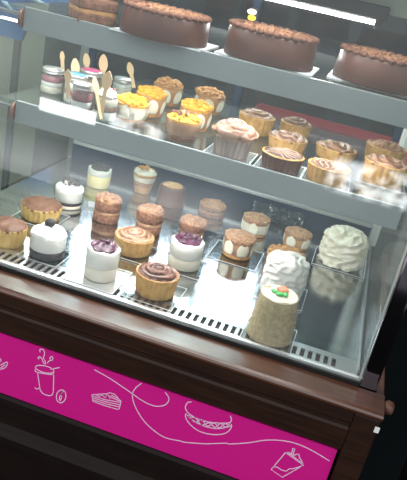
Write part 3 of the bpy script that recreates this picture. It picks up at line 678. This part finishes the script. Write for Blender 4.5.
# --- lower shelf: dessert cups
ZI = ZM + .0003
G = 'crumb topped dessert cups on the lower shelf'
def dcup(key, label, top, seed, arches=6, side='caramel'):
    return arch_cake(key, ZI, label, 'dessert cup', top, side, seed, arches, G, 'orange', True, 'dessert_cup')
IT['E'][1] += .012; IT['B'][1] += .010; IT['A'][1] += .006; IT['D'][1] += .004; IT['F'][0] += .002
for k_ in 'ABCDEF': IT[k_][2] *= 1.1; IT[k_][3] *= 1.1
dcup('A', 'dessert cup with yellow crumble and cream arches behind the low yellow crumble cup', 'yellow', 3)
dcup('B', 'dessert cup with low yellow crumble beside the front jar', 'yellow', 5, side='creamwarm')
dcup('C', 'dessert cup with brown crumb top at the back left end of the brown topped cups', 'orange', 7)
dcup('D', 'dessert cup with yellow crumble in front of the two brown topped cups', 'yellow', 9)
dcup('F', 'dessert cup with brown crumb top at the back, right end of the cups', 'orange', 13)
loc, r, h = P('E', ZI)
t = empty('dessert_cup', loc, 'ribbed clear dessert cup at the shelf front with yellow and chocolate crumbs', 'dessert cup', G)
layer(t, 'chocolate_layer', 'crumb', r * .74, r * .80, .0008, h * .3); layer(t, 'cream', 'tan', r * .80, r * .93, h * .3, h * .92)
crumbs(t, 'yellow_crumble', 'yellow', r * .93, h * .92, 40, .0048, 4, .007); crumbs(t, 'chocolate_crumbs', 'crumb', r * .7, h * .92 + .006, 18, .0045, 9, .004, base=False)
bm = lathe([(r * .78, 0), (r * .89, h * .5), (r, h), (r + .0012, h + .0015)], 80, flute=(20, .018), cap=False); link('clear_cup', bm, 'plastic', t)
# --- lower shelf: tarts
GT = 'fluted tarts on the lower shelf'
tart('G', ZI, 'plain golden tart behind the tall mocha swirl cupcake', top='swirl', style='swirl', group=GT)
tart('I', ZI, 'golden tart at the back, right of the plain golden tart', top='bake', style='swirl', group=GT)
tart('J', ZI, 'golden tart with pale cream directly behind the dark tart with white drizzle', top='swirlpale', style='petal', group=GT)
tart('L', ZI, 'golden fluted tart with brown cream behind the front drizzled tart beside clear box edge', top='swirl', style='petal', group=GT)
tart('M', ZI, 'drizzled brown tart with golden rim right of the dark drizzled tart', case_mat='pastry', top='bake', style='drizzle', group=GT)
tart('N', ZI, 'golden tart with chunky brown top at the right back end of the shelf', top='crumbtop', style='petal', group=GT)
tart('O', ZI, 'golden tart with brown top at the right front, partly under glare', top='swirl', style='petal', group=GT)
t = tart('K', ZI, 'dark chocolate tart with white drizzle and thin golden rim at the shelf front', case_mat='choc', top='choc', style='drizzle', group=GT)
loc, r, h = IT['K'][:2], IT['K'][2], IT['K'][3]
bm = lathe([(r * .97, h - .001), (r * 1.02, h - .0005), (r * 1.02, h + .001), (r * .94, h + .0016)], 66, flute=(22, .02), cap=False); link('golden_rim', bm, 'pastry', t)
loc, r, h = P('H', ZI)
t = empty('swirl_cupcake', loc, 'tall cupcake with pale mocha cream swirl in a silver cup at the shelf front', 'cupcake')
link('fluted_cup', lathe([(r * .76, 0), (r * .78, .001), (r * .96, h * .62), (r * .99, h * .66)], 88, flute=(22, .03)), 'foilcup', t)
link('cake_body', lathe([(r * .93, h * .58), (r * .97, h * .7), (r * .95, h * .86)], 48, rough=.001), 'layerc', t)
bm = disc(r * 1.08, .015, n=96, rings=38, swirl=(-2, 3.2, .0065), rough=.005, freq=50, seed=5, z=h * .86, lobes=(6, .04), skirt=h * .14); link('cream_swirl', bm, 'swirlpale', t)
for k_, lab in (('H', 'shiny silver square under the tall mocha cupcake'), ('K', 'shiny silver square under the dark drizzled tart'), ('M', 'shiny silver square under the golden drizzled tart'), ('O', 'shiny silver square under the right front tart with glare')):
    board(k_, .082, lab, 'board', ZM, dy=.006, lo=.0001, hi=.0005, group='thin silver squares under the front tarts')
# clear box sheet between the tarts
o = link('clear_divider', bx(-.0895, -.0885, .155, .42, .0002, .034), 'plastic', None, False, (0, 0, ZM)); tag(o, 'thin clear plastic divider between tarts on the lower shelf', 'divider')

# --- jars with spoons
def jar(key, label, lid, seed, fill=('cream', 'berry', 'creamwarm'), scale=1.0):
    loc, r, h = P(key, ZI)
    t = empty('dessert_jar', loc, label, 'jar', 'dessert jars on the lower shelf', seed)
    link('glass_body', lathe([(r * .90, 0), (r, .003), (r, h * .62), (r * .86, h * .74), (r * .84, h * .80)], 36, cap=False), 'jarglass', t)
    z0 = .001
    hs = (.26, .18, .22)
    for m, q in zip(fill, hs):
        layer(t, 'filling', m, r * .90, r * .92, z0, z0 + h * q, .0006, seed); z0 += h * q
    if lid:
        bm = lathe([(r * .88, h * .80), (r * .92, h * .81), (r * .92, h * .86), (r * .89, h * .87), (r * .92, h * .88), (r * .92, h * .97), (r * .87, h)], 40)
        l = link('lid', bm, 'lidsilver', t)
        if lid != 'lidsilver': link('lid_label', lathe([(r * .80, h + .0002), (r * .80, h + .0009)], 36), lid, l)
    else:
        bm = disc(r * .84, .010, n=48, rings=14, swirl=(5, 1.2, .0015), rough=.003, seed=seed, z=h * .80); link('whipped_cream', bm, 'cream', t)
        crumbs(t, 'berry_bits', 'berry', r * .6, h * .8 + .008, 8, .004, seed, .003, base=False)
    return t
jar('J1', 'glass jar with plain silver lid at the far left of the jars', 'lidsilver', 1, ('creamwarm', 'cream', 'berry'))
jar('J2', 'glass jar with blue label on its lid', 'lidblue', 2)
jar('J3', 'glass jar with pink label on its lid', 'lidpink', 3, ('crumb', 'creamwarm', 'crumb'))
jar('J4', 'glass jar with silver lid behind the yellow crumble cups', 'lidsilver', 4, ('cream', 'creamwarm', 'cream'))
jar('J5', 'glass jar with silver lid at the front of the jars', 'lidsilver', 5, ('crumb', 'cream', 'berry'))
jar('J6', 'open glass jar topped with whipped cream and berry bits', None, 6, ('cream', 'crumb', 'creamwarm'))

def spoon(base, tip, blade_w, label, face=0.):
    """flat wooden spoon from handle end (base) to blade tip"""
    b, e = Vector(base), Vector(tip); L = (e - b).length
    bm = bmesh.new(); prof = []
    N = 26
    for i in range(N + 1):
        q = i / N; s = q * L
        w = .0036
        bl = blade_w * 1.9 / L
        if q > 1 - bl:
            u = (q - (1 - bl)) / bl
            w = max(.0032 * (1 - u), blade_w / 2 * math.sin(PI * min(1, .08 + u * .92)) ** .6) if u < 1 else .0004
        prof.append((s, max(w, .0004)))
    prev = None
    for s, w in prof:
        cur = [bm.verts.new((x, y, s)) for x, y in ((-w, -.0006), (w, -.0006), (w, .0006), (-w, .0006))]
        if prev:
            for k in range(4): bm.faces.new((prev[k], prev[(k + 1) % 4], cur[(k + 1) % 4], cur[k]))
        else: bm.faces.new(cur[::-1])
        prev = cur
    bm.faces.new(prev)
    d = (e - b).normalized()
    q = Vector((0, 0, 1)).rotation_difference(d)
    o = link('wooden_spoon', bm, 'spoon', None, False, b)
    o.rotation_mode = 'QUATERNION'
    from mathutils import Quaternion
    o.rotation_quaternion = q @ Quaternion((0, 0, 1), face)
    return tag(o, label, 'spoon', 'small wooden spoons of the jars')
spoon((-0.5953, 0.15, 0.2655), (-0.602, 0.15, 0.3157), 0.012, 'wooden spoon standing before the front silver lidded jar', 0.2)
spoon((-0.6391, 0.275, 0.2546), (-0.6492, 0.275, 0.3131), 0.017, 'broad wooden spoon standing behind the blue labelled jar', 0.1)
spoon((-0.6813, 0.3, 0.2706), (-0.6892, 0.3, 0.3151), 0.01, 'narrow wooden spoon standing behind the plain silver lidded jar at far left', 0.9)
spoon((-0.6477, 0.345, 0.2639), (-0.6595, 0.345, 0.3149), 0.014, 'wooden spoon standing behind the pink labelled jar', 0.3)
spoon((-0.609, 0.335, 0.2545), (-0.6186, 0.335, 0.3233), 0.018, 'tall broad wooden spoon standing right of the pink labelled jar', 0.1)
spoon((-0.5369, 0.162, 0.2432), (-0.5332, 0.162, 0.3277), 0.017, 'wooden spoon standing before the right side of the whipped cream jar', 0.1)
spoon((-0.5686, 0.4, 0.2605), (-0.5881, 0.4, 0.3094), 0.014, 'wooden spoon standing right of the jar behind the yellow crumble cups', 0.4)
spoon((-0.5335, 0.158, 0.2447), (-0.5568, 0.158, 0.3122), 0.014, 'thin wooden spoon seen edge on leaning before the whipped cream jar', 1.2)

# --- upper shelf: large round chocolate cakes
def big_cake(key, label, seed):
    loc, r, h = P(key, ZU + .0025); h -= .006
    b = link('cake_board', bx(-r * 1.06, r * 1.06, -r * .62, r * 1.0, .0003, .0022), 'doily', None, False, (loc[0], loc[1], ZU))
    tag(b, {'T2': 'square white board under the leftmost large chocolate cake', 'T3': 'square white board under the middle large chocolate cake', 'T4': 'square white board under the right large chocolate cake'}[key], 'cake board', 'square boards under the large cakes')
    t = empty('chocolate_cake', loc, label, 'cake', 'large round chocolate cakes', seed)
    link('cake_body', lathe([(r * .99, 0), (r, .002), (r * .985, h * .5), (r * .96, h * .93), (r * .93, h), (r * .85, h + .001)], 72, rough=.0012, seed=seed, freq=30), 'choc', t)
    bm = bmesh.new(); nn = 30
    for k in range(nn):
        a = 2 * PI * k / nn
        blob(bm, (r * .89 * math.cos(a), r * .89 * math.sin(a), h + .002), .0088, 1, .8, .55, 2, .25, seed + k, a + .6)
    link('piped_rim', bm, 'crumb', t)
    crumbs(t, 'chocolate_shavings', 'crumbtop', r * .84, h + .0003, 150, .0045, seed, .0035)
    return t
big_cake('T2', 'leftmost large round chocolate cake on the upper shelf', 3)
big_cake('T3', 'middle large round chocolate cake with shavings on the upper shelf', 6)
big_cake('T4', 'large round chocolate cake at the right, cut by the photo edge', 9)
loc, r, h = P('T1', ZU + .0003)
t = empty('layered_cake', loc, 'square layered brown cake with corner forward at the upper shelf left', 'cake', rotz=math.radians(40))
s = .033
def sq(name, mat, z0, z1, k=1., sd=0):
    bm = bmesh.new(); bmesh.ops.create_grid(bm, x_segments=14, y_segments=14, size=s * k)
    bm2 = bx(-s * k, s * k, -s * k, s * k, z0, z1); bm.free()
    bmesh.ops.subdivide_edges(bm2, edges=bm2.edges[:], cuts=5, use_grid_fill=True)
    for v in bm2.verts: v.co += Vector((noise.noise(v.co * 90 + Vector((sd, 0, 0))), noise.noise(v.co * 90 + Vector((0, sd, 4))), 0)) * .0016
    return link(name, bm2, mat, t, True)
sq('cake_layer', 'crumb', 0, .014, 1, 1); sq('cream_layer', 'caramel', .0141, .021, .98, 2); sq('cake_layer', 'crumb', .0211, .036, 1, 3); sq('cream_layer', 'tan', .0361, .041, .98, 4); sq('chocolate_top', 'choc', .0411, .058, 1, 5)

# ------------------------------------------------------------------ room round the case
def struct(name, bm, mat, smooth=False):
    o = link(name, bm, mat, None, smooth); o['kind'] = 'structure'; return o
struct('floor', bx(-2.2, 1.6, -2.6, 2.2, -1.0, -.9), 'floor')
struct('wall_back', bx(-2.2, 1.6, 1.9, 2.0, -.9, .80), 'roomwall')
struct('wall_left', bx(-1.65, -1.55, -.2, 1.9, -.9, 1.7), 'palewall')
struct('wall_right', bx(1.5, 1.6, -.5, 1.9, -.9, 1.7), 'blackwall')
# things behind the case
t = empty('back_counter', (-.3, 1.0, -.9), 'dark counter in the room behind the case', 'counter')
bm = bx(-.5, .62, -.14, .2, 0, 1.0); link('body', bm, 'roomwall', t, False)
bm = bx(-.52, .64, -.16, .22, 1.001, 1.03, bev=.003); link('worktop', bm, 'darkbox', t, False)
t = empty('red_tray', (-.15, .97, .1304), 'long red tray on the counter behind the back glass', 'tray')
bm = bmesh.new(); box(bm, -.25, .25, -.06, .06, 0, .006); box(bm, -.25, .25, -.06, -.052, .006, .05); box(bm, -.25, .25, .052, .06, .006, .05); box(bm, -.25, -.242, -.052, .052, .006, .05); box(bm, .242, .25, -.052, .052, .006, .05)
link('tray_body', bm, 'red', t, False)
t = empty('blue_board', (-1.15, 1.2, -.9), 'blue board with pale brush marks beyond the left end of the case', 'board')
bm = bmesh.new()
out = [(-.35, 1.05), (-.125, 1.05), (-.095, 1.145), (.04, 1.165), (.04, 1.25), (-.35, 1.25)]
A = [bm.verts.new((x, -.01, z)) for x, z in out]; B = [bm.verts.new((x, .01, z)) for x, z in out]
for k in range(6): bm.faces.new((A[k], A[(k + 1) % 6], B[(k + 1) % 6], B[k]))
bm.faces.new(A); bm.faces.new(B[::-1])
link('panel', bm, 'blue', t, False)
bm = bmesh.new(); box(bm, -.3, -.28, -.01, .01, 0, 1.049); box(bm, -.15, -.13, -.01, .01, 0, 1.049); link('legs', bm, 'darkbox', t, False)
bm = bmesh.new()
for k, (x, z, a, L) in enumerate(((-.08, 1.19, -.15, .13), (-.03, 1.15, .2, .1), (-.12, 1.12, .5, .06), (-.18, 1.15, -.5, .05))):
    tube([(x - L / 2, -.0125, z - a * L / 2), (x - L * .2, -.0125, z - a * L * .1 + .006), (x + L / 2, -.0125, z + a * L / 2)], [.003, .008, .002], 8, bm, flat=1)
link('brush_marks', bm, 'bluemark', t)
# unseen fill light added to brighten the pale wall
area('wall_fill_light', (-1.1, 1.0, 1.5), .4, .4, 16, (0, math.radians(35), 0), (1, 1, .93))
# reflection of a pendant lamp, built as glowing blobs behind the middle cake
t = empty('pendant_reflection', (-.398, .6, .434), 'small glowing yellow and white reflection of a pendant lamp above the middle chocolate cake', 'lamp')
bm = blob(bmesh.new(), (-.0015, 0, .0125), .0075, 1.35, .6, .75, 2); link('white_glint', bm, 'glintw', t)
bm = blob(bmesh.new(), (.001, 0, 0), .0075, 1.25, .6, .8, 2); link('yellow_glint', bm, 'glinty', t)
bm = bx(-.008, .010, .006, .0175, -.008, .02, bev=.001); link('added_backing', bm, 'darkbox', t, False)  # dark backing added behind the glowing reflection

# ------------------------------------------------------------------ surroundings seen in reflections: a dim shop with a bright doorway far behind
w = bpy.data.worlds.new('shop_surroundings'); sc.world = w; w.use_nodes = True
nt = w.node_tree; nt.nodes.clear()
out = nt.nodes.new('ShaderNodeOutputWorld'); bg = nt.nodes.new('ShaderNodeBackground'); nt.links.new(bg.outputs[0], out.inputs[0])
tc = nt.nodes.new('ShaderNodeTexCoord'); sp = nt.nodes.new('ShaderNodeSeparateXYZ'); nt.links.new(tc.outputs['Generated'], sp.inputs[0])
def math_(op, a, b=None, c=None, clamp=False):
    n = nt.nodes.new('ShaderNodeMath'); n.operation = op; n.use_clamp = clamp
    for i, v in enumerate((a, b, c)):
        if v is None: continue
        if isinstance(v, (int, float)): n.inputs[i].default_value = v
        else: nt.links.new(v, n.inputs[i])
    return n.outputs[0]
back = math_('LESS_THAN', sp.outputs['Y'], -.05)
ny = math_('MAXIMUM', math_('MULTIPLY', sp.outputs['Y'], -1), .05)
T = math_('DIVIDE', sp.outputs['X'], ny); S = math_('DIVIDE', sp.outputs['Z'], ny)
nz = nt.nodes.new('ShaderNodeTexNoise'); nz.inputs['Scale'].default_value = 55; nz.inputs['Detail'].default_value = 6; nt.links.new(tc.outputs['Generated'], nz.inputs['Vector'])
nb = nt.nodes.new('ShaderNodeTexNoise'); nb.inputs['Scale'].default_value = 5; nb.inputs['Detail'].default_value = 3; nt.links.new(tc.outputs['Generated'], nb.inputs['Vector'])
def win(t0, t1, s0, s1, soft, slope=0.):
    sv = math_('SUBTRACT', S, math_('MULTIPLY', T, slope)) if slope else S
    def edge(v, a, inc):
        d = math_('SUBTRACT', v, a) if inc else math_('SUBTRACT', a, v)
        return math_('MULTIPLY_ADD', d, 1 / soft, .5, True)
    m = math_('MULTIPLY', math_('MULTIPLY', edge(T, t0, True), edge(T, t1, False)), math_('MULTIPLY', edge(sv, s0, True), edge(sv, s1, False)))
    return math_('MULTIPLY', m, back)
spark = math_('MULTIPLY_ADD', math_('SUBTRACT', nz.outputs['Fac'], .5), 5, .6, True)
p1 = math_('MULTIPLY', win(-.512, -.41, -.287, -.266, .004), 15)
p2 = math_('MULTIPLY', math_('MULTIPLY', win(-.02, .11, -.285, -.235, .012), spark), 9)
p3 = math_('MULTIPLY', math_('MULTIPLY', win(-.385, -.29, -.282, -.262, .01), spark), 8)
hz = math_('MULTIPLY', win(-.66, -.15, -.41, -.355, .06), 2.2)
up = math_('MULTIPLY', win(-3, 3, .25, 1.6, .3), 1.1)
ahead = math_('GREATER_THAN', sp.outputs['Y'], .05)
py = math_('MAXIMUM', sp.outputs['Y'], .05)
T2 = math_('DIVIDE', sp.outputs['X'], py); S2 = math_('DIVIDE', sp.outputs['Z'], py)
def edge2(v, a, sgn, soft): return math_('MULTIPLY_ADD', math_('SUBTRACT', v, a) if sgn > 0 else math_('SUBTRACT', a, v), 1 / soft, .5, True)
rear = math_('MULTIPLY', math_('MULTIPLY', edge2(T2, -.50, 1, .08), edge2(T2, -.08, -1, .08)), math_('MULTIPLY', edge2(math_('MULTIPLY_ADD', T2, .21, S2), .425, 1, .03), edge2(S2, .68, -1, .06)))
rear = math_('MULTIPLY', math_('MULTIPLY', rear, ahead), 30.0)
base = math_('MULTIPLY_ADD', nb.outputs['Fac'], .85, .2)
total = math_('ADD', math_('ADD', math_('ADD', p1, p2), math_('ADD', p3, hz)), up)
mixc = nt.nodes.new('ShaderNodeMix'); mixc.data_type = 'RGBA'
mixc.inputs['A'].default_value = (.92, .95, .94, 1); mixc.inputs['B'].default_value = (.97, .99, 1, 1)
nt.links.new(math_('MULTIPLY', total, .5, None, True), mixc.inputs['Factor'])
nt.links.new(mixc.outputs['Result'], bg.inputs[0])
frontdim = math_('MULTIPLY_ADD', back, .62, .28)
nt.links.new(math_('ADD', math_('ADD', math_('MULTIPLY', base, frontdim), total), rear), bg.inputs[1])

# ------------------------------------------------------------------ camera
cam = bpy.data.cameras.new('camera'); co = bpy.data.objects.new('camera', cam); COL.objects.link(co)
R = [[0.9431977180210912, 0.2643820605208994, 0.20119689558869877], [0.28482525430323524, -0.33171271350014836, -0.8993560197238166], [-0.17103402945292398, 0.9055765024431078, -0.3881733620330024]]
rx, dn, fw = (Vector(v) for v in R)
m = Matrix((rx, -dn, -fw)).transposed().to_4x4()
m.translation = Vector((-0.11119415441984423, -0.8963572967895916, 0.5340342712603116))
co.matrix_world = m
cam.sensor_width = 36; cam.sensor_fit = 'AUTO'; cam.lens = 656.96 / 480 * 36; cam.clip_start = .02
sc.camera = co
vs_ = sc.view_settings; sc.display_settings.display_device = 'sRGB'
vs_.view_transform = 'Standard'; vs_.look = 'None'; vs_.exposure = 0.14; vs_.gamma = 1; vs_.use_curve_mapping = False
sc.cycles.transparent_max_bounces = 32
sc.cycles.max_bounces = 10; sc.cycles.sample_clamp_indirect = 4
